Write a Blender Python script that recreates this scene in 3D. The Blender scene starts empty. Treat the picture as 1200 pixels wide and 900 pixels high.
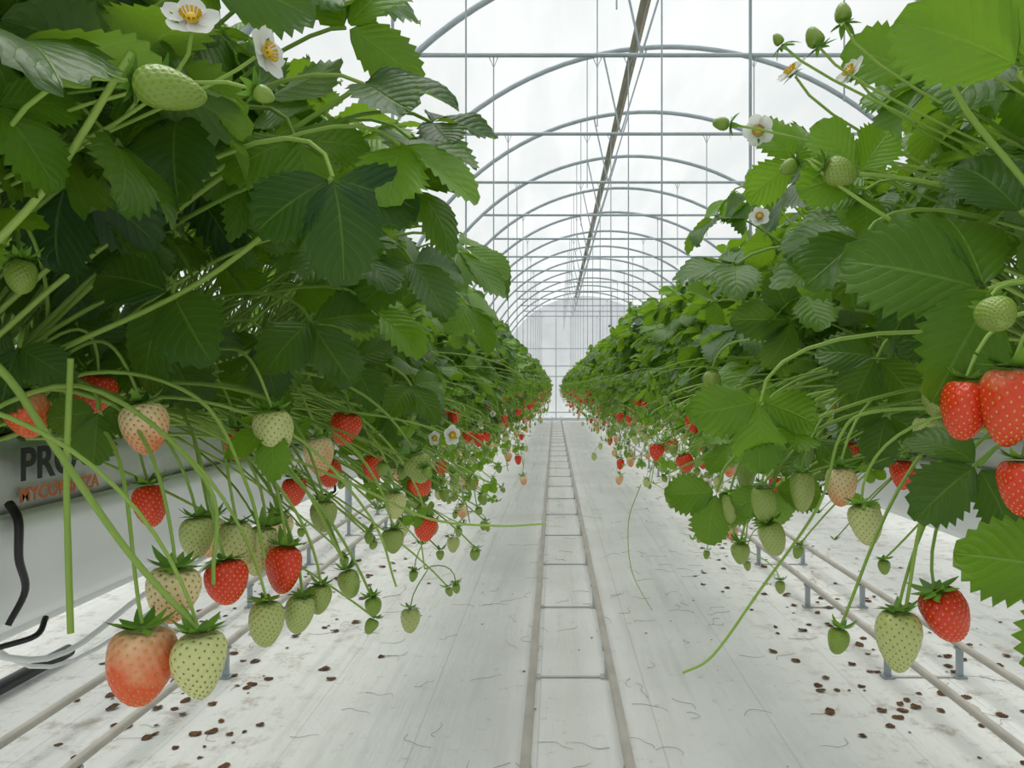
import bpy, math, random
import numpy as np
from mathutils import Vector, Matrix
R = np.random.default_rng(11)
random.seed(5)
scn = bpy.context.scene
scn.view_settings.view_transform = 'Standard'
scn.view_settings.look = 'None'
scn.view_settings.exposure = 0.0
def U(a, b): return float(R.uniform(a, b))

# ------------------------------------------------------------------ materials
class NT:
    def __init__(s, name):
        s.m = bpy.data.materials.new(name); s.m.use_nodes = True
        s.t = s.m.node_tree; s.t.nodes.clear()
        s.out = s.t.nodes.new('ShaderNodeOutputMaterial')
    def n(s, typ, **kw):
        nd = s.t.nodes.new(typ)
        for k, v in kw.items(): setattr(nd, k, v)
        return nd
    def set(s, sock, v):
        if isinstance(v, bpy.types.NodeSocket): s.t.links.new(v, sock)
        else:
            if isinstance(v, (tuple, list)) and len(v) == 3 and sock.type == 'RGBA': v = (*v, 1)
            sock.default_value = v
    def math(s, op, a, b=None, clamp=False):
        nd = s.n('ShaderNodeMath', operation=op, use_clamp=clamp)
        s.set(nd.inputs[0], a)
        if b is not None: s.set(nd.inputs[1], b)
        return nd.outputs[0]
    def mix(s, f, a, b, mode='MIX'):
        nd = s.n('ShaderNodeMix', data_type='RGBA', blend_type=mode)
        s.set(nd.inputs[0], f); s.set(nd.inputs[6], a); s.set(nd.inputs[7], b)
        return nd.outputs[2]
    def rng(s, v, a, b, c, d):
        nd = s.n('ShaderNodeMapRange', interpolation_type='SMOOTHSTEP')
        s.set(nd.inputs[0], v)
        for i, x in enumerate((a, b, c, d)): nd.inputs[i+1].default_value = x
        return nd.outputs[0]
    def noise(s, scale, detail=3, vec=None, rough=.5):
        nd = s.n('ShaderNodeTexNoise'); nd.inputs['Scale'].default_value = scale
        nd.inputs['Detail'].default_value = detail; nd.inputs['Roughness'].default_value = rough
        if vec is None: vec = s.n('ShaderNodeTexCoord').outputs['Object']
        s.set(nd.inputs['Vector'], vec); return nd.outputs[0]
    def bump(s, h, st, dist):
        nd = s.n('ShaderNodeBump'); nd.inputs['Strength'].default_value = st
        nd.inputs['Distance'].default_value = dist; s.set(nd.inputs['Height'], h); return nd.outputs[0]
    def prin(s, col, rough=.5, spec=.5, metal=0, normal=None, sss=0):
        nd = s.n('ShaderNodeBsdfPrincipled')
        s.set(nd.inputs['Base Color'], col); s.set(nd.inputs['Roughness'], rough)
        nd.inputs['Specular IOR Level'].default_value = spec; nd.inputs['Metallic'].default_value = metal
        if normal is not None: s.set(nd.inputs['Normal'], normal)
        return nd.outputs[0]
    def end(s, sh):
        s.t.links.new(sh, s.out.inputs[0]); return s.m
    def mixsh(s, f, a, b):
        nd = s.n('ShaderNodeMixShader'); s.set(nd.inputs[0], f)
        s.t.links.new(a, nd.inputs[1]); s.t.links.new(b, nd.inputs[2]); return nd.outputs[0]
    def attr(s):
        a = s.n('ShaderNodeAttribute', attribute_name='luv'); sp = s.n('ShaderNodeSeparateXYZ')
        s.t.links.new(a.outputs['Vector'], sp.inputs[0]); return sp.outputs

def mat_leaf():
    s = NT('strawberry_leaf'); u, v, r = s.attr()
    av = s.math('ABSOLUTE', v)
    nz = s.noise(30, 3)
    t = s.math('SUBTRACT', s.math('MULTIPLY', u, 8.0), s.math('MULTIPLY', av, 2.6))
    t = s.math('ADD', t, s.math('MULTIPLY', nz, .5))
    pp = s.math('PINGPONG', t, 0.5)
    vein = s.rng(pp, 0.0, 0.09, 1, 0)
    mid = s.rng(av, 0.0, 0.055, 1, 0)
    vv = s.math('MAXIMUM', s.math('MULTIPLY', vein, .45), mid)
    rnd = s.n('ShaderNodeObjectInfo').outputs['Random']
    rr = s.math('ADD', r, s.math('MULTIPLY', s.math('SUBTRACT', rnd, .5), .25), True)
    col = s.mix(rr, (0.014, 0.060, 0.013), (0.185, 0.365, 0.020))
    col = s.mix(s.rng(nz, .3, .7, 0, .35), col, s.mix(1.0, col, (.55, .7, .5), 'MULTIPLY'))
    col = s.mix(s.math('MULTIPLY', vv, .34), col, (0.24, 0.40, 0.07))
    back = s.n('ShaderNodeNewGeometry').outputs['Backfacing']
    col2 = s.mix(back, col, s.mix(.5, col, (0.22, 0.35, 0.12)))
    fine = s.noise(260, 2)
    h = s.math('SUBTRACT', s.math('MULTIPLY', s.math('POWER', s.math('MULTIPLY', pp, 2.0), .5), .7), s.math('MULTIPLY', mid, .8))
    h = s.math('ADD', h, s.math('MULTIPLY', fine, .5))
    nm = s.bump(h, .5, .0014)
    a = s.prin(col2, .36, .32, normal=nm)
    tr = s.n('ShaderNodeBsdfTranslucent')
    s.set(tr.inputs[0], s.mix(1.0, s.mix(.55, col, (.32, .54, .03)), (1.5, 1.5, 1.0), 'MULTIPLY'))
    s.set(tr.inputs[1], nm)
    return s.end(s.mixsh(.30, a, tr.outputs[0]))

def mat_stem(name, c1, c2):
    s = NT(name); u, v, r = s.attr()
    col = s.mix(r, c1, c2)
    a = s.prin(col, .45, .3)
    tr = s.n('ShaderNodeBsdfTranslucent'); s.set(tr.inputs[0], col)
    return s.end(s.mixsh(.15, a, tr.outputs[0]))

def mat_berry():
    s = NT('strawberry_skin'); t, q, r = s.attr()
    base = s.mix(s.rng(r, 0, .38, 0, 1), (0.20, 0.32, 0.035), (0.64, 0.66, 0.28))
    base = s.mix(s.rng(r, .38, .6, 0, 1), base, (0.86, 0.67, 0.38))
    nz = s.noise(45, 2)
    red = s.math('ADD', s.math('MULTIPLY', s.math('SUBTRACT', r, .52), 3.4),
                 s.math('MULTIPLY', s.math('SUBTRACT', t, .5), 1.5))
    red = s.math('ADD', red, s.math('MULTIPLY', s.math('SUBTRACT', nz, .5), 1.2), True)
    col = s.mix(red, base, s.mix(s.rng(r, .6, 1, 0, 1), (0.80, 0.14, 0.030), (0.72, 0.034, 0.008)))
    nd = s.n('ShaderNodeBsdfPrincipled')
    s.set(nd.inputs['Base Color'], col); nd.inputs['Roughness'].default_value = .27
    nd.inputs['Subsurface Weight'].default_value = .06
    nd.inputs['Subsurface Radius'].default_value = (.005, .002, .001)
    nd.inputs['Subsurface Scale'].default_value = 1.0
    return s.end(nd.outputs[0])
def mat_seed():
    s = NT('strawberry_seed'); t, q, r = s.attr()
    col = s.mix(s.rng(r, .5, .9, 0, 1), (0.22, 0.22, 0.03), (0.80, 0.42, 0.06))
    return s.end(s.prin(col, .5, .4))
def simple(name, col, rough=.5, spec=.5, metal=0, nscale=None, namt=.2, bump=None):
    s = NT(name); c = col; nm = None
    if nscale:
        nz = s.noise(nscale, 4)
        c = s.mix(s.rng(nz, .3, .7, 0, 1), col, tuple(x*(1-namt) for x in col))
        if bump: nm = s.bump(nz, bump[0], bump[1])
    return s.end(s.prin(c, rough, spec, metal, nm))
def mat_petal():
    s = NT('strawberry_petal')
    a = s.prin((.86, .87, .84), .6, .2); tr = s.n('ShaderNodeBsdfTranslucent'); s.set(tr.inputs[0], (.85, .87, .82))
    return s.end(s.mixsh(.35, a, tr.outputs[0]))
LEAF, STEM, BERRY, SEED, CALYX, PETAL, YEL = range(7)
PM = [mat_leaf(), mat_stem('strawberry_stem', (0.14, 0.28, 0.030), (0.42, 0.60, 0.13)), mat_berry(), mat_seed(),
      mat_stem('strawberry_sepal', (0.07, 0.19, 0.02), (0.21, 0.41, 0.045)), mat_petal(),
      simple('flower_yellow', (.75, .52, .04), .6)]
M_metal = simple('galvanised_steel', (.36, .41, .44), .42, .5, .3, 8, .15)
M_endmetal = simple('haze_paled_steel', (.62, .69, .73), .5, .4, .0, 8, .1)  # end-wall frame steel, distance haze put into its pale base colour
M_rung = simple('rung_strip', (.52, .53, .52), .5, .4, .0, 8, .2)
M_pipe = simple('rail_pipe_paint', (.50, .46, .41), .45, .5, .2, 6, .18)
M_gutter = simple('gutter_white', (.80, .83, .84), .32, .5, 0, 3, .08)
M_bag = simple('grow_bag_plastic', (.76, .78, .79), .30, .5, 0, 14, .12, (.6, .012))
M_black = simple('black_plastic', (.012, .012, .014), .4)
M_orange = simple('orange_print', (.65, .17, .04), .5)
M_white = simple('white_tube', (.75, .76, .76), .35)
M_seam = simple('seam_tape', (.36, .33, .27), .7, .3, 0, 4, .25)
M_litter = simple('dry_leaf', (.17, .09, .045), .9, .1, 0, 40, .6)
M_root = simple('dry_runner', (.17, .12, .085), .9, .1)
M_soil = simple('substrate', (.03, .02, .012), 1, .1, 0, 60, .5)

def mat_film():
    s = NT('greenhouse_film')
    co = s.n('ShaderNodeTexCoord').outputs['Object']
    mp = s.n('ShaderNodeMapping'); mp.inputs['Scale'].default_value = (1, .18, 1); s.set(mp.inputs[0], co)
    nz = s.noise(1.6, 4, mp.outputs[0])
    col = s.mix(s.rng(nz, .3, .75, 0, 1), (.88, .90, .91), (.72, .76, .78))
    tr = s.n('ShaderNodeBsdfTranslucent'); s.set(tr.inputs[0], col)
    df = s.n('ShaderNodeBsdfDiffuse'); s.set(df.inputs[0], (.8, .82, .82))
    tp = s.n('ShaderNodeBsdfTransparent'); s.set(tp.inputs[0], (.95, .97, .97))
    a = s.mixsh(.15, tr.outputs[0], df.outputs[0])
    return s.end(s.mixsh(.42, a, tp.outputs[0]))
M_film = mat_film()

def mat_floor():
    s = NT('white_ground_fabric')
    co = s.n('ShaderNodeTexCoord').outputs['Object']
    sp = s.n('ShaderNodeSeparateXYZ'); s.set(sp.inputs[0], co)
    big = s.noise(1.1, 4, co); fine = s.noise(14, 5, co, .65)
    mp = s.n('ShaderNodeMapping'); mp.inputs['Scale'].default_value = (9, .5, 1); s.set(mp.inputs[0], co)
    streak = s.noise(1.2, 4, mp.outputs[0])
    col = s.mix(s.rng(big, .35, .7, 0, 1), (.74, .74, .715), (.66, .66, .635))
    col = s.mix(s.rng(streak, .52, .74, 0, .38), col, (.50, .495, .46))
    col = s.mix(s.rng(fine, .58, .74, 0, .55), col, (.42, .395, .34))
    pp = s.math('PINGPONG', s.math('ADD', sp.outputs[0], .07), .26)
    line = s.rng(pp, 0, .006, 1, 0)
    col = s.mix(s.math('MULTIPLY', line, .4), col, (.34, .34, .33))
    ax = s.math('ABSOLUTE', s.math('SUBTRACT', sp.outputs[0], .06))
    und = s.rng(ax, .8, 1.6, 0, 1)
    dirt = s.math('MULTIPLY', s.rng(s.noise(6, 6, co, .75), .50, .68, 0, .6), und)
    col = s.mix(dirt, col, (.28, .21, .15))
    wr = s.n('ShaderNodeMapping'); wr.inputs['Scale'].default_value = (1, .45, 1); s.set(wr.inputs[0], co)
    h = s.math('ADD', s.noise(3.5, 4, wr.outputs[0]), s.math('MULTIPLY', streak, .5))
    nm = s.bump(h, .8, .06)
    return s.end(s.prin(col, .6, .25, normal=nm))
M_floor = mat_floor()

# ------------------------------------------------------------------ mesh builder
class MB:
    def __init__(s): s.V = []; s.F = []; s.M = []; s.A = []; s.n = 0
    def add(s, v, f, m, a):
        v = np.asarray(v, float)
        a = np.broadcast_to(np.asarray(a, float), (len(v), 3))
        s.V.append(v); s.A.append(a)
        s.F.extend((np.asarray(f) + s.n).tolist()); s.M.extend([m]*len(f)); s.n += len(v)
    def mesh(s, name, mats, smooth=True):
        me = bpy.data.meshes.new(name)
        me.from_pydata(np.concatenate(s.V).tolist(), [], s.F)
        for m in mats: me.materials.append(m)
        me.polygons.foreach_set('material_index', s.M)
        me.polygons.foreach_set('use_smooth', [smooth]*len(s.F))
        at = me.attributes.new('luv', 'FLOAT_VECTOR', 'POINT')
        at.data.foreach_set('vector', np.concatenate(s.A).astype(np.float32).ravel())
        me.update(); return me
def obj(name, me, parent=None, mat=None):
    o = bpy.data.objects.new(name, me); scn.collection.objects.link(o)
    if parent is not None: o.parent = parent
    if mat is not None: o.matrix_local = mat
    return o
def empty(name):
    o = bpy.data.objects.new(name, None); scn.collection.objects.link(o); o.empty_display_size = .1; return o
def nrm(v):
    v = np.asarray(v, float); return v/(np.linalg.norm(v)+1e-9)
def bez(p0, p1, p2, p3, n=10):
    t = np.linspace(0, 1, n)[:, None]; p0, p1, p2, p3 = map(np.asarray, (p0, p1, p2, p3))
    return (1-t)**3*p0+3*(1-t)**2*t*p1+3*(1-t)*t*t*p2+t**3*p3
def catmull(P, k=6):
    P = np.asarray(P, float); Q = np.vstack([2*P[0]-P[1], P, 2*P[-1]-P[-2]]); out = []
    for i in range(1, len(Q)-2):
        for j in range(k):
            t = j/k; a, b, c, d = Q[i-1:i+3]
            out.append(.5*((2*b)+(-a+c)*t+(2*a-5*b+4*c-d)*t*t+(-a+3*b-3*c+d)*t**3))
    out.append(P[-1]); return np.array(out)
def tube(mb, P, r0, r1=None, sides=6, m=STEM, a=(0, 0, .5)):
    P = np.asarray(P, float); n = len(P); r1 = r0 if r1 is None else r1
    T = np.gradient(P, axis=0); T /= np.linalg.norm(T, axis=1)[:, None]+1e-9
    up = np.array([0, 0, 1.]) if abs(T[0][2]) < .9 else np.array([1., 0, 0])
    x = nrm(np.cross(T[0], up)); V = []
    ang = np.arange(sides)*2*math.pi/sides
    for i in range(n):
        x = nrm(x-T[i]*np.dot(x, T[i])); y = np.cross(T[i], x)
        r = r0+(r1-r0)*i/(n-1)
        V.append(P[i]+r*(np.cos(ang)[:, None]*x+np.sin(ang)[:, None]*y))
    V = np.concatenate(V); F = []
    for i in range(n-1):
        for j in range(sides):
            k = (j+1) % sides
            F.append((i*sides+j, i*sides+k, (i+1)*sides+k, (i+1)*sides+j))
    mb.add(V, F, m, a)
def box(mb, c, d, m=0):
    c = np.array(c); d = np.array(d)/2
    V = np.array([[x, y, z] for x in (-1, 1) for y in (-1, 1) for z in (-1, 1)])*d+c
    mb.add(V, [(0, 1, 3, 2), (4, 6, 7, 5), (0, 4, 5, 1), (2, 3, 7, 6), (0, 2, 6, 4), (1, 5, 7, 3)], m, (0, 0, 0))

# ------------------------------------------------------------------ plant parts
GR = {}
def grid(nr, nc):
    if (nr, nc) in GR: return GR[(nr, nc)]
    C = 2*nc+1; F = []
    for i in range(nr):
        for j in range(C-1):
            F.append((i*C+j, i*C+j+1, (i+1)*C+j+1, (i+1)*C+j))
    GR[(nr, nc)] = np.array(F); return GR[(nr, nc)]
def leaflet(L, W, fold, droop, ruf, nr=18, nc=4, teeth=.19):
    u = np.linspace(0, 1, nr+1)[:, None]; v = np.linspace(-1, 1, 2*nc+1)[None, :]
    av = np.abs(v)
    w = W*np.sin(math.pi*np.clip(u, 0, 1)**U(.9, 1.02))**.64
    tooth = (np.arange(nr+1) % 2)[:, None]
    edge = (av > .99)
    wid = w*np.where(edge, 1.03-teeth*(1-tooth), 1.0)
    x = v*wid+U(-.12, .12)*L*u*u
    y = L*(u+.10*av*np.sin(math.pi*u)*(1-.3*u)+np.where(edge, .030*tooth, 0)*np.ones_like(u))
    ph = U(0, 6.28); ph2 = U(0, 6.28)
    z = fold*np.abs(x)-droop*(y**2)/L+ruf*L*np.sin(u*8+ph+v*1.5)*av**2+(.5-tooth)*.014*L*av*np.ones_like(v)
    z = z - .5*droop*(x**2)/W + .02*L*np.sin(u*4+ph2)
    V = np.stack([x, y, z+0*x], -1).reshape(-1, 3)
    A = np.stack([u+0*v, v+0*u, 0*x], -1).reshape(-1, 3)
    return V, grid(nr, nc), A
def frame(y, z):
    y = nrm(y); z = np.asarray(z, float); z = nrm(z-y*np.dot(y, z)); x = np.cross(y, z)
    return np.stack([x, y, z])  # rows
def add_leaf(mb, pos, tip, normal, L, rand=.5, ang=None, q=1):
    Fm = frame(tip, normal); ang = ang or U(1.15, 1.4)
    nr, nc = (18, 4) if q else (12, 2)
    for k, a in enumerate((0, ang, -ang)):
        s = L*(1.0 if k == 0 else .93)
        V, F, A = leaflet(s, s*U(.40, .47), U(.08, .45), U(.1, .55), U(.01, .07), nr, nc)
        V = V+np.array([0, .06*L, 0])
        tl = U(-.25, .35) if k else U(-.1, .3)
        ct, st = math.cos(tl), math.sin(tl)
        V = np.stack([V[:, 0], V[:, 1]*ct+V[:, 2]*st, -V[:, 1]*st+V[:, 2]*ct], -1)
        c, sn = math.cos(a), math.sin(a)
        V = np.stack([V[:, 0]*c-V[:, 1]*sn, V[:, 0]*sn+V[:, 1]*c, V[:, 2]], -1)
        A = A.copy(); A[:, 2] = np.clip(rand+U(-.06, .06), 0, 1)
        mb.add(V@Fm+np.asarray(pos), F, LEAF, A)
def add_calyx(mb, pos, Fm, R0, ln, up=.3, n=10, a=None):
    for i in range(n):
        th = 2*math.pi*i/n+U(-.15, .15); l = ln*U(.8, 1.15); u_ = up+U(-.35, .35)
        V = []; k = 5
        for r in range(k+1):
            s = r/k; wd = .19*l*math.sin(math.pi*(.18+.82*s))+.0002
            rad = .1*R0+s*l; zz = .0012+l*(.12*s+u_*s*s)
            for sg in (-1, 0, 1):
                V.append((rad*math.cos(th)-sg*wd*math.sin(th), rad*math.sin(th)+sg*wd*math.cos(th), zz-(abs(sg)*.15*wd)))
        F = []
        for r in range(k):
            for j in range(2): F.append((r*3+j, r*3+j+1, r*3+4+j, r*3+3+j))
        mb.add(np.array(V)@Fm+pos, F, CALYX, (0, 0, U(0, 1)))
def add_berry(mb, pos, down, ln, w, ripe, hi=False, calyx=True, seeds=None):
    pos = np.asarray(pos, float); zax = -nrm(down)
    xax = nrm(np.cross(zax, [.3, .9, .1])); Fm = np.stack([xax, np.cross(zax, xax), zax])
    nu, nv = (96, 60) if hi else (18, 12)
    ns = seeds or (190 if hi else 60)
    k = U(.18, .34); R0 = w/2/1.04; e = U(.88, 1.12); p1 = U(0, 6); p2 = U(.0, .06)
    def surf(al, th):
        r = R0*np.sin(al)**.85*(1+k*np.cos(al))*(1+.045*np.sin(2*th+p1)+p2*np.sin(3*th-p1+2*al))
        z = -ln/2+ln/2*np.cos(al)-.10*ln*np.exp(-(np.sin(al)/.35)**2)*(np.cos(al) > 0)
        return np.stack([r*np.cos(th), r*np.sin(th)*e, z], -1)
    al = np.linspace(.0, math.pi, nv+1)[:, None]*np.ones((1, nu)); th = np.linspace(0, 2*math.pi, nu, endpoint=False)[None, :]*np.ones((nv+1, 1))
    V = surf(al, th).reshape(-1, 3)
    i = np.arange(ns)+.5; sal = np.arccos(np.clip(.93-1.89*i/ns, -1, 1)); sal = sal+.10*np.sin(sal); sth = i*2.399963
    S = surf(sal, sth); eps = 1e-3
    dm = surf(sal+eps, sth)-S; dm /= np.linalg.norm(dm, axis=1)[:, None]
    db = surf(sal, sth+eps)-S; db /= np.linalg.norm(db, axis=1)[:, None]
    nn = np.cross(dm, db)
    sp = w*.075*(130/ns)**.5 if hi else w*.1
    if hi:
        cen = np.array([0, 0, -ln*.45]); d = np.linalg.norm(V[:, None, :]-S[None, :, :], axis=2).min(1)
        dd = V-cen; dd /= np.linalg.norm(dd, axis=1)[:, None]+1e-9
        V = V-dd*(.034*w*np.exp(-(d/(sp*.62))**2))[:, None]
    F = []
    for a_ in range(nv):
        b0 = a_*nu; b1 = b0+nu
        for j in range(nu):
            j2 = (j+1) % nu; F.append((b0+j, b1+j, b1+j2, b0+j2))
    A = np.stack([al.reshape(-1)/math.pi, 0*al.reshape(-1), 0*al.reshape(-1)+ripe], -1)
    mb.add(V@Fm+pos, F, BERRY, A)
    s = w*.027 if hi else w*.034
    off = -.020*w if hi else 0
    SV = []; SF = []
    for q in range(ns):
        c = S[q]+nn[q]*off; b = len(SV)
        SV += [c+dm[q]*s*1.25, c-dm[q]*s*1.25, c+db[q]*s*.8, c-db[q]*s*.8, c+nn[q]*s*.6, c-nn[q]*s*.5]
        for tri in ((0, 2, 4), (2, 1, 4), (1, 3, 4), (3, 0, 4)): SF.append(tuple(b+x for x in tri))
    mb.add(np.array(SV)@Fm+pos, SF, SEED, (0, 0, ripe))
    if calyx: add_calyx(mb, pos+zax*(-.05*ln), Fm, R0, max(.011, w*U(.45, .65)), U(-.05, .45), 12 if hi else 7)
def add_flower(mb, pos, nvec, r=.014):
    pos = np.asarray(pos, float); z = nrm(nvec); x = nrm(np.cross(z, [.2, .3, 1])); Fm = np.stack([x, np.cross(z, x), z])
    for i in range(5):
        th = i*2*math.pi/5+U(-.08, .08); V = []; k = 6
        for a_ in range(k+1):
            s = a_/k; wd = r*.56*math.sin(math.pi*(.08+.86*s))**.6; rad = .15*r+s*r
            for j in (-1, -.5, 0, .5, 1):
                V.append((rad*math.cos(th)-j*wd*math.sin(th), rad*math.sin(th)+j*wd*math.cos(th), .002+r*(.18*s*s+.10*j*j-.03*(i % 2))))
        F = [(a_*5+j, a_*5+j+1, a_*5+6+j, a_*5+5+j) for a_ in range(k) for j in range(4)]
        mb.add(np.array(V)@Fm+pos, F, PETAL, (0, 0, 0))
    nv, nu = 5, 10; V = []
    for a_ in range(nv+1):
        al = a_/nv*math.pi/2
        for j in range(nu):
            t = j*2*math.pi/nu; V.append((.30*r*math.sin(al)*math.cos(t), .30*r*math.sin(al)*math.sin(t), .003+.26*r*math.cos(al)))
    F = [(a_*nu+j, (a_+1)*nu+j, (a_+1)*nu+(j+1) % nu, a_*nu+(j+1) % nu) for a_ in range(nv) for j in range(nu)]
    mb.add(np.array(V)@Fm+pos, F, YEL, (0, 0, 0))
    for j in range(14):
        t = j*2*math.pi/14; d = np.array([math.cos(t), math.sin(t), .9])
        P = np.array([d*[.25*r, .25*r, .1*r], d*[.42*r, .42*r, .45*r]])+[0, 0, .002]
        tube(mb, P@Fm+pos, .0004, .0009, 4, YEL)
    add_calyx(mb, pos-z*.001, Fm, r*.4, r*.8, -.05, 8)

def petiole(mb, crown, tgt, tip, r=.0016, up=.25, rnd=None, hi=False):
    crown = np.asarray(crown, float); tgt = np.asarray(tgt, float); D = np.linalg.norm(tgt-crown)
    p1 = crown+(tgt-crown)*.35+np.array([U(-.03, .03), U(-.03, .03), up*D]); p2 = tgt-nrm(tip)*.12*D+np.array([0, 0, .10*D])
    tube(mb, bez(crown, p1, p2, tgt, 14 if hi else 9), r*1.25, r*.85, 7 if hi else 5, STEM, (0, 0, U(0, .8) if rnd is None else rnd))

def make_plant(i, high=False):
    mb = MB(); n = 60
    lo = .35 if high else -.28
    for k in range(n):
        th = U(lo, 1.9) if k < n*.84 else U(1.9, 3.2)
        rr = U(.5, 1.0)**.6
        c, s_ = math.cos(th), math.sin(th)
        cx_ = math.copysign(abs(c)**.78, c); sz_ = math.copysign(abs(s_)**.78, s_)
        tgt = np.array([.43*cx_*rr, R.normal(0, .10), .03+.46*sz_*rr])
        if th < .1: tgt[2] += .03
        crown = np.array([U(-.10, .10), U(-.06, .06), 0.0]); out = nrm(tgt-crown*[1, 1, 0])
        nm = nrm(out*.65+np.array([.1, -.12, .65])+R.normal(0, .34, 3))
        tp = nrm(out*.75+np.array([0, 0, -.45])+R.normal(0, .45, 3))
        L = U(.045, .088)*(1 if th > 0 else .75)
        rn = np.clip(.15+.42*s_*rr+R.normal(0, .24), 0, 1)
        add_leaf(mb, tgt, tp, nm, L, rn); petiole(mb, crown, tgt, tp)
    for k in range(3):
        th = U(.3, 1.9); t = np.array([.47*math.cos(th), U(-.1, .1), .05+.50*math.sin(th)])
        petiole(mb, (0, 0, 0), t, (0, 0, 1), .0011)
        if U(0, 1) < .4: add_flower(mb, t, nrm(t+np.array([.3, -.5, .2])), .012)
        else: add_berry(mb, t, nrm([U(-.4, .4), U(-.4, .4), -1]), .016, .012, .02)
    return mb.mesh('strawberry_plant_mesh_%d' % i, PM)
def pick():
    x = U(0, 1)
    return U(0, .12) if x < .50 else U(.18, .33) if x < .78 else U(.5, .7) if x < .87 else U(.9, 1)
def bare_stem(mb, P0, P3, r=.0013):
    P0 = np.asarray(P0); P3 = np.asarray(P3); d = P3-P0
    tube(mb, bez(P0, P0+d*.4+[0, 0, U(.03, .10)], P3-[d[0]*.15, d[1]*.2, -U(.02, .07)], P3, 12), r, r*.7, 5, STEM, (0, 0, U(.2, 1)))
def make_truss(i):
    mb = MB()
    for m in range(2):
        ex = U(.28, .48); dr = -U(.04, .24); dy = U(-.12, .12)
        P = bez((.05, U(-.03, .03), .01), (.2, dy*.3, U(.05, .14)), (ex, dy*.8, U(-.02, .08)), (ex+.02, dy, dr), 16)
        tube(mb, P, .0019, .0012, 5, STEM, (0, 0, U(.2, 1)))
        for k in range(int(U(3, 6))):
            a = P[int(U(8, 15.9))]; r = pick()
            e = a+np.array([U(-.04, .06), U(-.07, .07), -U(.02, .08)])
            tube(mb, bez(a, a+[.02, 0, .01], e+[0, 0, .03], e, 7), .0011, .0009, 5, STEM, (0, 0, U(.3, 1)))
            sz = U(.012, .022) if r < .15 else U(.026, .038)
            add_berry(mb, e, nrm([U(-.2, .2), U(-.2, .2), -1]), sz, sz*U(.70, .82), r)
    for m in range(6):
        e = np.array([U(.28, .55), U(-.16, .16), U(-.18, .10)]); bare_stem(mb, (.03, U(-.04, .04), .01), e)
        add_calyx(mb, e, np.eye(3), .003, .009, .5, 6)
        if U(0, 1) < .45: add_leaf(mb, e, (.5, .2, -1), (.3, -.8, .4), U(.012, .022), .85, q=0)
        if U(0, 1) < .2: add_flower(mb, e, (.6, -.6, .1), .010)
    for m in range(3):
        t = np.array([U(.2, .40), U(-.15, .15), U(-.06, .14)])
        petiole(mb, (.02, 0, 0), t, (.5, 0, -.5), .0015, .15)
        add_leaf(mb, t, nrm([U(.2, 1), U(-.6, .6), -.7]), nrm([.6, -.5, .6]), U(.035, .06), U(.05, .7))
    return mb.mesh('fruit_truss_mesh_%d' % i, PM)
NPV = 9; plants = [make_plant(i) for i in range(NPV)]; tall = [make_plant(20+i, True) for i in range(4)]
NTV = 9; trusses = [make_truss(i) for i in range(NTV)]

XL, XR, ZC = -.67, .78, 1.44
def plant_row(xc, face, y0, y1, step, tstep, ynear=1.15):
    e = empty('strawberry_plant_row')
    y = y0
    while y < y1:
        rot = (0 if face > 0 else math.pi)+U(-.3, .3); s = U(.88, 1.1)
        me = plants[int(U(0, NPV-.001))] if y > ynear else tall[int(U(0, 3.99))]
        obj('strawberry_plant', me, e, Matrix.LocRotScale(Vector((xc+U(-.03, .03), y, ZC)), Matrix.Rotation(rot, 3, 'Z').to_quaternion(), (s, s, s*U(.92, 1.08))))
        y += step*U(.8, 1.2)
    y = max(y0, ynear+.1)
    while y < y1:
        rot = (0 if face > 0 else math.pi)+U(-.35, .35)
        obj('fruit_truss', trusses[int(U(0, NTV-.001))], e, Matrix.LocRotScale(Vector((xc+face*.02, y, ZC+U(-.01, .01))), Matrix.Rotation(rot, 3, 'Z').to_quaternion(), (U(.9, 1.12),)*3))
        y += tstep*U(.8, 1.2)
    return e
YEND = 32.0
plant_row(XL, 1, .35, YEND-.6, .18, .11)
plant_row(XR, -1, .35, YEND-.6, .18, .11)
plant_row(XL-2.0, 1, 1.3, YEND-.6, .40, .8)
plant_row(XR+2.0, -1, 1.3, YEND-.6, .40, .8)

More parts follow.
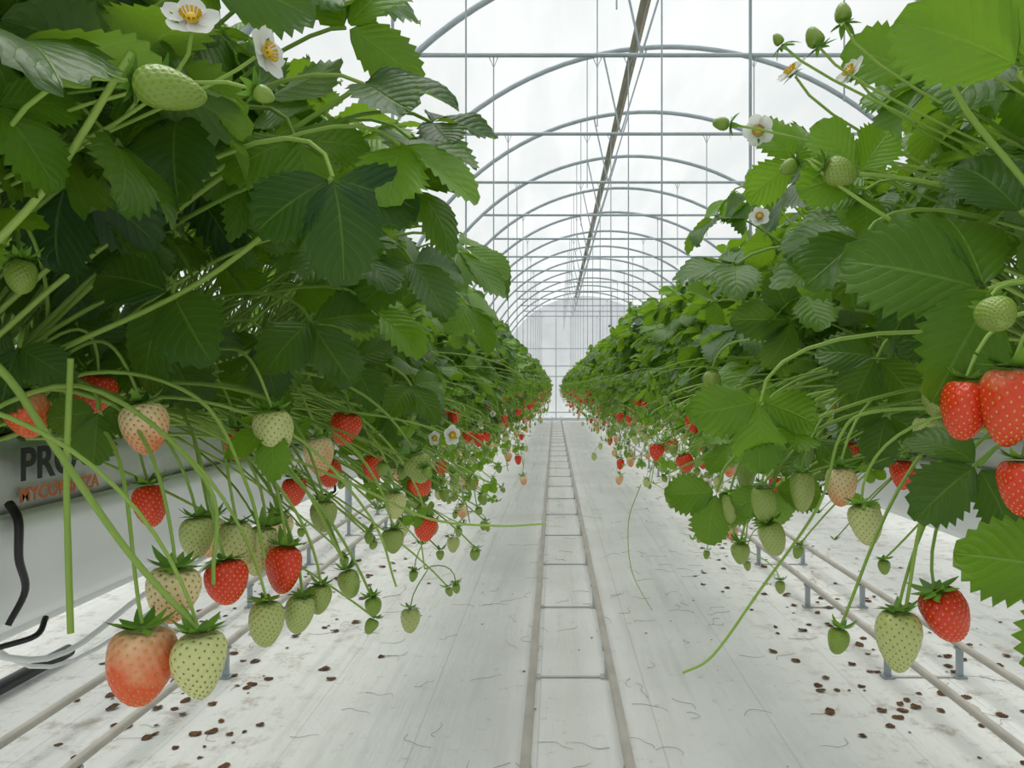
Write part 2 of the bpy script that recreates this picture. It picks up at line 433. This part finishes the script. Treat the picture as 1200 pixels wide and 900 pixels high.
# ------------------------------------------------------------------ hero near plants
def near_plant(side, berries, flowers, leaves, fills, stems, buds, nspray):
    e = empty('strawberry_plant_near')
    e.name = 'strawberry_plant'
    xc = XL if side < 0 else XR
    mb = MB()
    for (x, y, z, ln, w, r, tilt) in berries:
        top = np.array([x, y, z+ln/2*.9]); down = nrm([tilt[0], tilt[1], -1+tilt[2]])
        if abs(tilt[0]) > .8: top = np.array([x, y, z])-down*ln/2
        add_berry(mb, top, down, ln, w, r, hi=True)
        st = np.array([xc-side*.14, y+U(-.04, .20), ZC+U(.0, .05)])
        if abs(x-st[0]) < .05: st[0] = x+side*.12
        dx = x-st[0]
        P = bez(st, st+[dx*.65, 0, .07], top-down*.09+[side*.02, 0, 0], top-down*.001, 18)
        tube(mb, P, .0021, .0012, 8, STEM, (0, 0, U(.35, 1)))
    obj('ripening_berries', mb.mesh('near_berries', PM), e)
    mb = MB()
    for (p, n, r) in flowers:
        add_flower(mb, p, n, r)
        q = np.array(p)-nrm(n)*.002; st = np.array([xc-side*.15, q[1]+.05, ZC+.05])
        tube(mb, bez(st, st+[0, 0, .12], q-nrm(n)*.06-[0, 0, .03], q, 16), .0017, .0011, 8, STEM, (0, 0, .8))
    for (p, d, s) in buds:
        add_berry(mb, p, d, s, s*.8, .02, hi=False); p = np.array(p); st = np.array([xc-side*.15, p[1]+.05, ZC+.05])
        tube(mb, bez(st, st+[0, 0, .12], p-nrm(d)*.06, p, 14), .0016, .001, 8, STEM, (0, 0, .8))
    obj('flowers', mb.mesh('near_flowers', PM), e)
    mb = MB()
    for (p, t, n, L, r) in leaves+fills:
        add_leaf(mb, p, t, n, L, r)
        st = np.array([xc-side*.12+U(-.05, .05), p[1]+U(-.05, .12), ZC+.02])
        petiole(mb, st, p, t, .0019, .22, U(.2, .9), True)
    obj('foliage', mb.mesh('near_foliage', PM), e)
    mb = MB()
    for (P, r0, r1) in stems: tube(mb, catmull(P), r0, r1, 9, STEM, (0, 0, U(.5, .95)))
    for k in range(nspray):
        y = U(.78, 1.7); x = side*(U(.10, .36) if side < 0 else U(.19, .38)); z = U(1.30, 1.50)-.05*(abs(x) < .2)
        st = (xc-side*.14, y+U(-.08, .15), ZC+U(0, .05)); en = np.array([x, y, z])
        bare_stem(mb, st, en, .0016)
        q = U(0, 1)
        if q < .55: s = U(.012, .021); add_berry(mb, en, nrm([U(-.5, .5), U(-.4, .1), -1]), s, s*.8, .05)
        elif q < .75: add_calyx(mb, en, np.eye(3), .004, .012, .5, 8)
        elif q < .80: add_flower(mb, en, (-side*.6, -.6, 0), .010)
        if q > .7: add_leaf(mb, en, (-side*.5, 0, -1), (-side*.3, -.8, .4), U(.012, .02), .8, q=0)
    obj('runners', mb.mesh('near_runners', PM), e)
    return e
T0 = (0, 0, 0)
LB = [(-.279, .50, 1.314, .054, .040, .76, (0, -.05, 0)), (-.241, .50, 1.314, .047, .034, .34, (.05, 0, 0)),
      (-.282, .55, 1.347, .044, .037, .53, (-.1, 0, 0)), (-.268, .60, 1.343, .038, .033, 1, (.1, 0, 0)),
      (-.336, .60, 1.468, .044, .037, .60, (.15, 0, 0)), (-.401, .65, 1.495, .036, .036, 1, (-.2, 0, 0)),
      (-.432, .60, 1.479, .040, .034, .8, (.2, 0, 0)), (-.385, .70, 1.389, .042, .033, 1, (.1, 0, 0)),
      (-.249, .65, 1.460, .044, .033, .27, (.1, 0, 0)), (-.280, .65, 1.361, .047, .030, .28, T0),
      (-.262, .67, 1.353, .048, .031, .30, (-.2, 0, 0)), (-.236, .65, 1.341, .044, .033, 1, (-.1, 0, 0)),
      (-.242, .62, 1.303, .040, .029, .2, T0), (-.222, .65, 1.301, .035, .024, .18, (-.15, 0, 0)),
      (-.3175, .68, 1.363, .038, .029, .50, T0), (-.257, .80, 1.426, .044, .031, .58, (.1, 0, 0)),
      (-.237, .85, 1.453, .040, .033, 1, (-.2, 0, 0)), (-.317, .90, 1.373, .036, .029, 1, T0),
      (-.290, .95, 1.390, .038, .031, .95, T0), (-.197, .70, 1.314, .028, .021, .1, (.2, 0, 0)),
      (-.1735, .70, 1.292, .018, .015, 0, (.2, 0, 0)), (-.164, .75, 1.344, .026, .022, .1, T0),
      (-.152, .80, 1.412, .034, .032, .12, (.3, 0, 0)), (-.209, 1.1, 1.3515, .036, .036, 1, (.6, 0, 0)),
      (-.337, 1.5, 1.382, .038, .033, 1, T0), (-.208, .40, 1.660, .038, .024, .02, (1.6, .2, .7)),
      (-.3606, .50, 1.575, .024, .020, .05, T0), (-.212, .67, 1.308, .028, .022, .12, (-.1, 0, 0)),
      (-.30, .62, 1.375, .036, .028, .2, T0), (-.225, .72, 1.375, .032, .024, .15, T0),
      (-.166, .95, 1.318, .034, .029, 1, T0), (-.225, .92, 1.40, .034, .028, .95, T0), (-.30, .80, 1.345, .038, .030, .55, T0),
      (-.335, .78, 1.44, .034, .028, 1, T0), (-.19, .88, 1.36, .034, .026, .3, T0)]
RB = [(.279, .45, 1.490, .050, .036, .88, (-.1, 0, 0)), (.262, .47, 1.487, .040, .030, .92, (-.1, 0, 0)), (.285, .45, 1.440, .036, .030, .95, T0),
      (.2595, .44, 1.537, .022, .022, .06, (-.2, -.9, .4)), (.308, .60, 1.3145, .046, .038, 1, (.45, 0, 0)),
      (.279, .60, 1.296, .052, .034, .24, T0), (.290, .75, 1.4005, .042, .032, .56, T0), (.2905, .70, 1.371, .042, .032, .30, (.2, 0, 0)),
      (.251, .75, 1.396, .044, .026, .15, T0), (.210, .75, 1.381, .040, .026, .1, (.1, 0, 0)), (.216, .75, 1.346, .036, .027, .15, (.3, 0, 0)),
      (.232, .60, 1.294, .022, .018, 0, (-.2, 0, 0)), (.363, .70, 1.488, .032, .028, .15, (-.1, 0, 0)), (.363, .72, 1.458, .030, .027, .25, T0),
      (.213, 1.0, 1.500, .050, .024, .1, T0), (.242, 1.4, 1.355, .038, .032, 1, (.3, 0, 0)), (.212, .55, 1.6585, .026, .022, .08, (1.2, 0, .5)),
      (.201, .80, 1.320, .024, .020, .1, T0), (.22, .85, 1.40, .04, .022, .1, T0), (.19, .8, 1.37, .035, .02, .12, T0), (.40, .85, 1.40, .036, .03, 1, T0)]
LF = [((-.206, .42, 1.7057), (.25, -.75, .45), .0135), ((-.178, .45, 1.702), (.9, -.25, .1), .0135)]
RF = [((.194, .60, 1.7526), (-.5, -.2, .5), .012), ((.180, .65, 1.725), (-.3, -.6, -.3), .012), ((.242, .60, 1.7526), (-.5, -.2, .3), .012),
      ((.249, .90, 1.7045), (-.2, -.8, .2), .011)]
LBu = [((-.17, .42, 1.668), (.9, 0, -.5), .012), ((-.25, .45, 1.69), (-.2, 0, 1), .012)]
RBu = [((.142, .60, 1.712), (-1, 0, .1), .014), ((.1965, .55, 1.752), (-.5, 0, 1), .016), ((.215, .55, 1.77), (-.1, 0, 1), .015),
       ((.19, .58, 1.675), (-.9, 0, -.5), .015), ((.255, .50, 1.76), (0, -.3, 1), .014), ((.175, .57, 1.763), (-.6, 0, .8), .010)]
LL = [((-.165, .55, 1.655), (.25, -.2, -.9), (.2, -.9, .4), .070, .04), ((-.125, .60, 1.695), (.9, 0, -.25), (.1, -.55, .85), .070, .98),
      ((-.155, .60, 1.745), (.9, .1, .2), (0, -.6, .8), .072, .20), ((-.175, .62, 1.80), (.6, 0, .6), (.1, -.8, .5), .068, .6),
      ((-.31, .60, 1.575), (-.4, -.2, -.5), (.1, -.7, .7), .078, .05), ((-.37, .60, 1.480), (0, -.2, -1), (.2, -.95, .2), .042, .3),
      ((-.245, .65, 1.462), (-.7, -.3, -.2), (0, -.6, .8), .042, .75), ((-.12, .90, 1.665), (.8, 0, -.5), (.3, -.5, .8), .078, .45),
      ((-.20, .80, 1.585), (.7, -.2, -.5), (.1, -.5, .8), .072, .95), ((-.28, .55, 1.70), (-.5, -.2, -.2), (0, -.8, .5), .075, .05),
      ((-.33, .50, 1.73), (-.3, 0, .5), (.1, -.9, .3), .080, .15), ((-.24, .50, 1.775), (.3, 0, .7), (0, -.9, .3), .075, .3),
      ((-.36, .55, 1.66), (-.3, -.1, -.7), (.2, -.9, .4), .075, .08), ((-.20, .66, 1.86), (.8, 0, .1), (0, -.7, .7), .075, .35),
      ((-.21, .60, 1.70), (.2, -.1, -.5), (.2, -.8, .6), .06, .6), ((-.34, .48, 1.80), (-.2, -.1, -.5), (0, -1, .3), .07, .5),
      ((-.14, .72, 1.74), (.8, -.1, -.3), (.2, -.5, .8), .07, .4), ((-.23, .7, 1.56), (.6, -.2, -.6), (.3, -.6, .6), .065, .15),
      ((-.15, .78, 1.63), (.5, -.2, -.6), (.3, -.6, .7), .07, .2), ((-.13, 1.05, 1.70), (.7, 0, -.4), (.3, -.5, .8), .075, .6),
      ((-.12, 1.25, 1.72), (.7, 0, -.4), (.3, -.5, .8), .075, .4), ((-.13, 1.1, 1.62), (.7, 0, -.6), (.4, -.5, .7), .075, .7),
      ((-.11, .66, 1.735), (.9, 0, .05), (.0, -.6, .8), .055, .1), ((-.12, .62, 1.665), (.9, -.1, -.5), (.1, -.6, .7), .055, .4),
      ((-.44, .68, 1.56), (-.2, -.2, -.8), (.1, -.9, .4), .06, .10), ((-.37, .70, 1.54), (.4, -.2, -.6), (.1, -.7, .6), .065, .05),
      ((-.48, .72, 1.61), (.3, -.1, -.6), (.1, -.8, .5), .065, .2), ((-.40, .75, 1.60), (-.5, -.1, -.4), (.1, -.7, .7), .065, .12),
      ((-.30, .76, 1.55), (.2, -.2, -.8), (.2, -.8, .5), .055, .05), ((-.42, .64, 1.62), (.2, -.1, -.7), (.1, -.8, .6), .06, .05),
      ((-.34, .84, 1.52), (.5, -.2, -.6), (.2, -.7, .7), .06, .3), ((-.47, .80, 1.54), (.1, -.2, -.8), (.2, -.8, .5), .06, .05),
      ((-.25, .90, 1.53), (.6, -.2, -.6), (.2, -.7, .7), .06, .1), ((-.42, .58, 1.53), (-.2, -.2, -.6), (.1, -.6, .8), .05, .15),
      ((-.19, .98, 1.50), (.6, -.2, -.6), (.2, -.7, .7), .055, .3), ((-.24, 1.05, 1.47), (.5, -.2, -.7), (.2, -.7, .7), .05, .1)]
RL = [((.292, .50, 1.565), (-.85, -.1, .35), (-.05, -1, .30), .090, .22), ((.195, .70, 1.485), (-.05, -.15, -1), (-.1, -1, .35), .068, .5),
      ((.235, .73, 1.455), (-.7, -.2, .2), (0, -.5, .9), .055, .4), ((.325, .45, 1.385), (-.4, -.2, -.7), (-.1, -.9, .45), .072, .6),
      ((.265, .42, 1.68), (.2, -.2, .7), (-.1, -.9, .3), .075, .85), ((.315, .55, 1.44), (-.8, -.1, -.4), (0, -.7, .7), .055, .05),
      ((.225, .76, 1.395), (.2, -.1, -1), (0, -1, .3), .052, .45), ((.175, .80, 1.385), (-.2, -.1, -.8), (0, -1, .3), .055, .35),
      ((.25, .60, 1.62), (-.4, -.2, -.3), (-.2, -.8, .6), .065, .2), ((.23, .56, 1.66), (-.5, 0, .7), (-.2, -.8, .4), .05, .85),
      ((.215, .66, 1.70), (-.5, -.1, .5), (-.2, -.8, .4), .05, .8), ((.24, .62, 1.60), (-.8, -.1, -.2), (-.1, -.6, .8), .06, .2),
      ((.30, .60, 1.75), (.1, -.1, .7), (-.2, -.9, .3), .07, .7), ((.21, .85, 1.64), (-.8, 0, -.1), (-.2, -.5, .8), .07, .15),
      ((.36, .52, 1.78), (-.4, 0, -.2), (-.1, -.8, .5), .075, .7), ((.33, .52, 1.62), (.4, 0, .3), (-.1, -.9, .4), .07, .1),
      ((.30, .85, 1.44), (-.6, -.1, -.6), (-.3, -.6, .7), .055, .1), ((.28, .95, 1.47), (-.6, -.1, -.6), (-.3, -.6, .7), .06, .2),
      ((.36, .80, 1.47), (-.3, -.1, -.8), (-.2, -.8, .6), .055, .1), ((.25, 1.05, 1.42), (-.6, -.1, -.6), (-.3, -.6, .7), .05, .5),
      ((.40, .72, 1.54), (-.3, -.1, -.8), (-.2, -.8, .6), .06, .1), ((.34, .78, 1.53), (-.5, -.1, -.7), (-.2, -.8, .6), .06, .2),
      ((.45, .75, 1.51), (0, -.1, -1), (-.2, -.9, .4), .055, .05)]
def fills(side, n):
    out = []
    for i in range(n):
        y = U(.62, 1.4); x = U(.27, .45) if side > 0 else -U(.20, .42); z = U(1.56, 1.90)
        nm = nrm(np.array([-side*.35, -.5, .6])+R.normal(0, .28, 3)); t = nrm(np.array([-side*.6, -.1, -.3])+R.normal(0, .5, 3))
        out.append(((x, y, z), t, nm, U(.05, .08), float(np.clip(R.normal(.28, .28), 0, 1))))
    return out
LS = [([(-.42, .48, 1.56), (-.375, .5, 1.5115), (-.340, .5, 1.462), (-.2885, .5, 1.388), (-.2405, .5, 1.335)], .0030, .0020),
      ([(-.360, .55, 1.52), (-.363, .55, 1.44), (-.362, .55, 1.38), (-.360, .55, 1.316)], .0022, .0024),
      ([(-.50, .7, 1.45), (-.33, .72, 1.45), (-.216, .75, 1.405), (-.130, .75, 1.366), (-.06, .75, 1.358), (-.009, .75, 1.360)], .0018, .001),
      ([(-.55, .6, 1.47), (-.42, .5, 1.55), (-.31, .45, 1.62), (-.24, .42, 1.69)], .003, .002),
      ([(-.5, .6, 1.46), (-.36, .56, 1.50), (-.26, .55, 1.43), (-.24, .52, 1.36)], .0022, .0014),
      ([(-.5, .8, 1.45), (-.35, .75, 1.46), (-.25, .7, 1.42), (-.20, .7, 1.335)], .002, .0014),
      ([(-.55, .62, 1.45), (-.42, .60, 1.52), (-.28, .58, 1.58), (-.165, .55, 1.655)], .0026, .002),
      ([(-.55, .66, 1.45), (-.44, .64, 1.55), (-.30, .62, 1.66), (-.155, .60, 1.745)], .0026, .002),
      ([(-.52, .70, 1.45), (-.40, .72, 1.50), (-.30, .76, 1.54), (-.20, .80, 1.585)], .0024, .0018),
      ([(-.50, .62, 1.46), (-.38, .60, 1.51), (-.29, .60, 1.49), (-.25, .60, 1.42), (-.235, .60, 1.36)], .0019, .0012),
      ([(-.50, .7, 1.45), (-.36, .66, 1.49), (-.24, .66, 1.46), (-.17, .68, 1.38), (-.15, .70, 1.31)], .0018, .0010)]
RS = [([(.40, .7, 1.48), (.30, .7, 1.475), (.270, .7, 1.4516), (.250, .7, 1.387), (.194, .7, 1.306), (.15, .7, 1.245), (.121, .7, 1.228)], .0016, .0012),
      ([(.42, .6, 1.46), (.33, .6, 1.46), (.30, .6, 1.40), (.285, .6, 1.32)], .002, .0014),
      ([(.45, .6, 1.45), (.34, .5, 1.60), (.27, .5, 1.70), (.245, .5, 1.80)], .0026, .0018),
      ([(.45, .5, 1.45), (.36, .42, 1.56), (.31, .4, 1.66), (.29, .4, 1.78)], .003, .002),
      ([(.14, 1.2, 1.34), (.12, 1.2, 1.28), (.125, 1.2, 1.20), (.158, 1.2, 1.135)], .0008, .0006)]
near_plant(-1, LB, LF, LL, fills(-1, 30), LS, LBu, 100)
near_plant(1, RB, RF, RL, fills(1, 22), RS, RBu, 54)

# ------------------------------------------------------------------ gutters + bags
def gutter(xc, face, y0=-.6, y1=YEND-.4):
    e = empty('growing_gutter')
    hw = .135
    prof = [(-hw, 1.375), (-hw-.012, 1.372), (-hw-.012, 1.345), (-hw+.002, 1.34), (-hw+.004, 1.30), (-hw+.018, 1.262), (-hw+.05, 1.238), (-.04, 1.232),
            (.04, 1.232), (hw-.05, 1.238), (hw-.018, 1.262), (hw-.004, 1.30), (hw-.002, 1.34), (hw+.012, 1.345), (hw+.012, 1.372), (hw, 1.375)]
    mb = MB(); n = len(prof); ys = np.linspace(y0, y1, 30)
    V = [(xc+p[0], y, p[1]) for y in ys for p in prof]
    F = [(i*n+j, i*n+j+1, (i+1)*n+j+1, (i+1)*n+j) for i in range(len(ys)-1) for j in range(n-1)]
    mb.add(V, F, 0, (0, 0, 0)); obj('trough', mb.mesh('trough', [M_gutter]), e)
    mb = MB(); y = y0+.05
    bp = []
    for k in range(20):
        a = k*2*math.pi/20; c, s = math.cos(a), math.sin(a)
        bp.append((.128*math.copysign(abs(c)**.45, c), 1.39+.052*math.copysign(abs(s)**.5, s)))
    while y < y1-1:
        ts = [0, .02, .06, .3, .5, .7, .94, .98, 1]; sc = [.55, .85, 1, 1.03, .99, 1.03, 1, .85, .55]
        V = [(xc+p[0]*(.9+.1*s), y+.985*t, 1.39+(p[1]-1.39)*s) for t, s in zip(ts, sc) for p in bp]
        F = [(i*20+j, i*20+(j+1) % 20, (i+1)*20+(j+1) % 20, (i+1)*20+j) for i in range(8) for j in range(20)]
        mb.add(V, F, 0, (0, 0, 0)); y += 1.0
    obj('grow_bags', mb.mesh('grow_bags', [M_bag]), e)
    mb = MB(); box(mb, (xc, (y0+y1)/2, 1.44), (.10, y1-y0, .012)); obj('substrate_slot', mb.mesh('slot', [M_soil], False), e)
    mb = MB(); y = .72
    fx = xc+face*(hw+.014)
    while y < 12:
        tube(mb, catmull([(fx-face*.01, y, 1.385), (fx+face*.006, y-.01, 1.37), (fx+face*.008, y-.012, 1.335), (fx+face*.002, y+.005, 1.30), (fx-face*.004, y-.01, 1.27)]), .0045, .003, 7, 0)
        tube(mb, catmull([(fx-face*.02, y, 1.245), (fx+face*.002, y+.02, 1.25), (fx-face*.002, y+.04, 1.262)]), .003, .003, 7, 0)
        y += 1.0
    obj('clips', mb.mesh('clips', [M_black]), e)
    return e
for xc, f in ((XL, 1), (XR, -1), (XL-2.0, 1), (XR+2.0, -1)): gutter(xc, f)
def text(body, loc, rot, size, mat, parent):
    c = bpy.data.curves.new('print', 'FONT'); c.body = body; c.size = size; c.extrude = .0003; c.offset = size*.025
    o = bpy.data.objects.new('print', c); scn.collection.objects.link(o); o.location = loc; o.rotation_euler = rot; c.materials.append(mat); o.parent = parent
for (xc, f) in ((XL, 1), (XR, -1)):
    e = empty('bag_print')
    for k in range(6):
        fx = xc+f*.1345; rz = math.pi/2 if f > 0 else -math.pi/2
        ys = .74+k*1.0
        if f < 0: ys += .66
        text('PRO', (fx, ys, 1.405), (math.pi/2, 0, rz), .046, M_black, e)
        text('MYCORRHIZA', (fx, ys, 1.383), (math.pi/2, 0, rz), .020, M_orange, e)

# ------------------------------------------------------------------ floor, rails
mb = MB(); mb.add([(-14, -8, 0), (15, -8, 0), (15, YEND+3, 0), (-14, YEND+3, 0)], [(0, 1, 2, 3)], 0, (0, 0, 0)); obj('floor', mb.mesh('floor', [M_floor]))
def railpair(xa, xb, big):
    e = empty('pipe_rail_track'); mb = MB(); zr = .17; r = .019
    for x in (xa, xb): tube(mb, [(x, y, zr) for y in np.linspace(-1, YEND-.8, 20)], r, r, 14, 0)
    obj('pipes', mb.mesh('pipes', [M_pipe]), e)
    mb = MB(); y = .2
    while y < YEND-1:
        box(mb, ((xa+xb)/2, y, .005), (abs(xb-xa)+.04, .018, .006), 1)
        for x in (xa, xb):
            w_ = .028 if big else .016
            box(mb, (x, y, .08), (w_, .025, .14), 0 if big else 1); box(mb, (x, y, .150), (.040, .045, .012)); box(mb, (x, y, .006), (.06, .05, .010), 0 if big else 1)
        y += 1.2
    obj('stands', mb.mesh('stands', [M_metal, M_rung], False), e)
railpair(-.103, .264, False); railpair(-2.06, -1.69, True); railpair(1.71, 2.08, True)
mb = MB(); tube(mb, [(-2.67, 2.0, .05), (-2.67, 3.0, .05), (-2.66, 4.05, .05)], .035, .035, 12, 0); obj('black_irrigation_pipe', mb.mesh('bp', [M_black]))
mb = MB()
tube(mb, catmull([(-.70, .8, 1.235), (-.65, .95, 1.15), (-.61, 1.1, 1.19), (-.55, 1.25, 1.235)]), .004, .004, 8, 0)
tube(mb, catmull([(-.75, .9, 1.235), (-.68, 1.0, 1.12), (-.63, 1.25, 1.16), (-.61, 1.5, 1.232)]), .003, .003, 8, 0)
tube(mb, [(-.85, -.5, 1.12), (-.85, 10, 1.12), (-.85, YEND-.6, 1.12)], .012, .012, 10, 0)
obj('drip_tube', mb.mesh('dt', [M_white]))
# litter
mb = MB()
def litter(x, y, s):
    V, F, A = leaflet(s, s*.42, U(.1, .5), U(-.3, .5), U(.05, .15), 8, 2)
    V[:, 2] = (V[:, 2]-V[:, 2].min())*.4+.002
    a = U(0, 6.28); c, sn = math.cos(a), math.sin(a)
    V = np.stack([V[:, 0]*c-V[:, 1]*sn+x, V[:, 0]*sn+V[:, 1]*c+y, V[:, 2]], -1); mb.add(V, F, 0, A)
for i in range(700):
    x = R.normal(-1.75, .40) if i % 2 else R.normal(1.85, .40)
    if abs(x) < .95: continue
    litter(x, U(1.5, 1.5+18*U(.1, 1)), U(.015, .065))
for i in range(80): litter(U(-1.1, 1.2), U(2, 14), U(.006, .020))
obj('fallen_leaf_litter', mb.mesh('litter', [M_litter]))
mb = MB()
for i in range(260):
    x, y = (U(-2.4, 2.4), U(2.0, 9)); a = U(0, 6.28); P = [(x, y, .004)]
    for k in range(4):
        a += U(-1.1, 1.1); x += math.cos(a)*U(.02, .06); y += math.sin(a)*U(.02, .06); P.append((x, y, .003+U(0, .004)))
    tube(mb, catmull(P, 4), .0011, .0007, 4, 0)
obj('dry_runner_litter', mb.mesh('roots', [M_root]))

# ------------------------------------------------------------------ greenhouse structure
CX, CZ, RA = 1.3, 1.65, 3.70
A0 = math.asin((2.3-CZ)/RA); HALF = RA*math.cos(A0); TZ = 4.36
HC = math.sqrt(RA**2-(TZ-CZ)**2)
ARY = [0.4+2*k for k in range(-2, 16)]
def span(cx, main):
    mb = MB()
    for y in ARY:
        P = [(cx+RA*math.cos(a), y, CZ+RA*math.sin(a)) for a in np.linspace(A0, math.pi-A0, 48)]
        tube(mb, P, .028, .028, 10, 0)
        tube(mb, [(cx-HC, y, TZ), (cx, y, TZ), (cx+HC, y, TZ)], .020, .020, 8, 0)
        for (a, b) in ((-.55, -.25), (-.55, -.75)):
            xb = cx+b; zt = CZ+math.sqrt(RA**2-b*b); tube(mb, [(cx+a, y, TZ), ((cx+a+xb)/2, y, (TZ+zt)/2), (xb, y, zt)], .011, .011, 6, 0)
        tube(mb, [(cx+HALF, y, 0), (cx+HALF, y, 1.2), (cx+HALF, y, 2.3)], .04, .04, 8, 0)
        rods = (XL+.14, XR-.14, XR+.95, .37)
        for k, xx in enumerate(rods if main else ()):
            zt = CZ+math.sqrt(RA**2-(xx-cx)**2)
            lo = (1.37, 1.37, 3.2, 3.75)[k]
            tube(mb, [(xx, y+.02, zt if k == 3 else TZ), (xx, y+.02, (TZ+lo)/2), (xx, y+.02, lo)], .0055, .0055, 5, 0)
            tube(mb, [(xx-.05, y+.02, TZ+.02), (xx, y+.02, TZ-.10), (xx+.05, y+.02, TZ+.02)], .005, .005, 5, 0)
    for a in (A0, math.pi-A0):
        tube(mb, [(cx+(RA-.03)*math.cos(a), y, CZ+(RA-.03)*math.sin(a)) for y in np.linspace(-4, YEND, 8)], .014, .014, 7, 0)
    obj('greenhouse_arch_frame', mb.mesh('arch_frame', [M_metal]))
    mb = MB(); n = 49; ys = np.linspace(-4.5, YEND, 19)
    V = [(cx+(RA+.035)*math.cos(a), y, CZ+(RA+.035)*math.sin(a)) for y in ys for a in np.linspace(A0, math.pi-A0, n)]
    F = [(i*n+j, i*n+j+1, (i+1)*n+j+1, (i+1)*n+j) for i in range(18) for j in range(n-1)]
    mb.add(V, F, 0, (0, 0, 0)); obj('ceiling', mb.mesh('ceiling_film', [M_film]))
span(CX, True); span(CX-2*HALF, False); span(CX+2*HALF, False)
mb = MB(); th = math.acos((.88-CX)/RA); V = []
for y in np.linspace(-4, YEND, 12):
    for d in (-.010, .010): V.append((CX+(RA-.02)*math.cos(th+d), y, CZ+(RA-.02)*math.sin(th+d)))
mb.add(V, [(i*2, i*2+1, i*2+3, i*2+2) for i in range(11)], 0, (0, 0, 0))
tube(mb, [(CX+(RA-.05)*math.cos(th-.012), y, CZ+(RA-.05)*math.sin(th-.012)) for y in np.linspace(-4, YEND, 8)], .018, .018, 8, 0)
obj('roof_seam_strip', mb.mesh('seam', [M_seam]))
def gable(name, y):
    for i, cx in enumerate((CX, CX-2*HALF, CX+2*HALF)):
        mb = MB(); P = [(cx+HALF+.0, y, 0)]+[(cx+(RA+.03)*math.cos(a), y, CZ+(RA+.03)*math.sin(a)) for a in np.linspace(A0, math.pi-A0, 30)]+[(cx-HALF, y, 0)]
        mb.V.append(np.array(P)); mb.A.append(np.zeros((len(P), 3))); mb.F.append(tuple(range(len(P)))); mb.M.append(0); mb.n += len(P)
        obj(name, mb.mesh(name, [M_film], False))
gable('wall_back', YEND); gable('wall_front', -4.5)
for nme, x in (('wall_left', CX-3*HALF), ('wall_right', CX+3*HALF)):
    mb = MB(); mb.add([(x, -4.5, 0), (x, YEND, 0), (x, YEND, 2.35), (x, -4.5, 2.35)], [(0, 1, 2, 3)], 0, (0, 0, 0)); obj(nme, mb.mesh(nme, [M_film]))
mb = MB()
for x in np.arange(CX-HALF, CX+HALF+.1, 2.4):
    d = min(abs(x-CX), HALF-.001); box(mb, (x, YEND-.06, (CZ+math.sqrt(RA**2-d*d))/2), (.05, .05, CZ+math.sqrt(RA**2-d*d)))
for z in (.35, 1.9, 2.35, 3.1): box(mb, (CX, YEND-.07, z), (2*HALF if z < 2.5 else 2*math.sqrt(RA**2-(z-CZ)**2), .05, .05))
box(mb, (CX, YEND-.1, .06), (2*HALF, .06, .12))
obj('end_wall_frame', mb.mesh('ewf', [M_endmetal], False))

# ------------------------------------------------------------------ light
w = bpy.data.worlds.new('world'); scn.world = w; w.use_nodes = True
bg = w.node_tree.nodes['Background']; bg.inputs[0].default_value = (.94, .975, 1.0, 1); bg.inputs[1].default_value = .58
sl = bpy.data.lights.new('sun', 'SUN'); sl.energy = 4.0; sl.angle = math.radians(45); sl.color = (1, .97, .91)
so = bpy.data.objects.new('sun', sl); scn.collection.objects.link(so)
so.rotation_euler = Vector((.12, -.22, -1)).to_track_quat('-Z', 'Y').to_euler()
# ------------------------------------------------------------------ camera
cd = bpy.data.cameras.new('camera'); cam = bpy.data.objects.new('camera', cd); scn.collection.objects.link(cam)
cam.location = (0, 0, 1.5); cam.rotation_euler = (math.pi/2, 0, 0); cd.lens = 26; cd.sensor_width = 36; cd.shift_x = -50/1200; cd.shift_y = 2/1200
cd.clip_start = .05; scn.camera = cam
print('objects', len(bpy.data.objects))
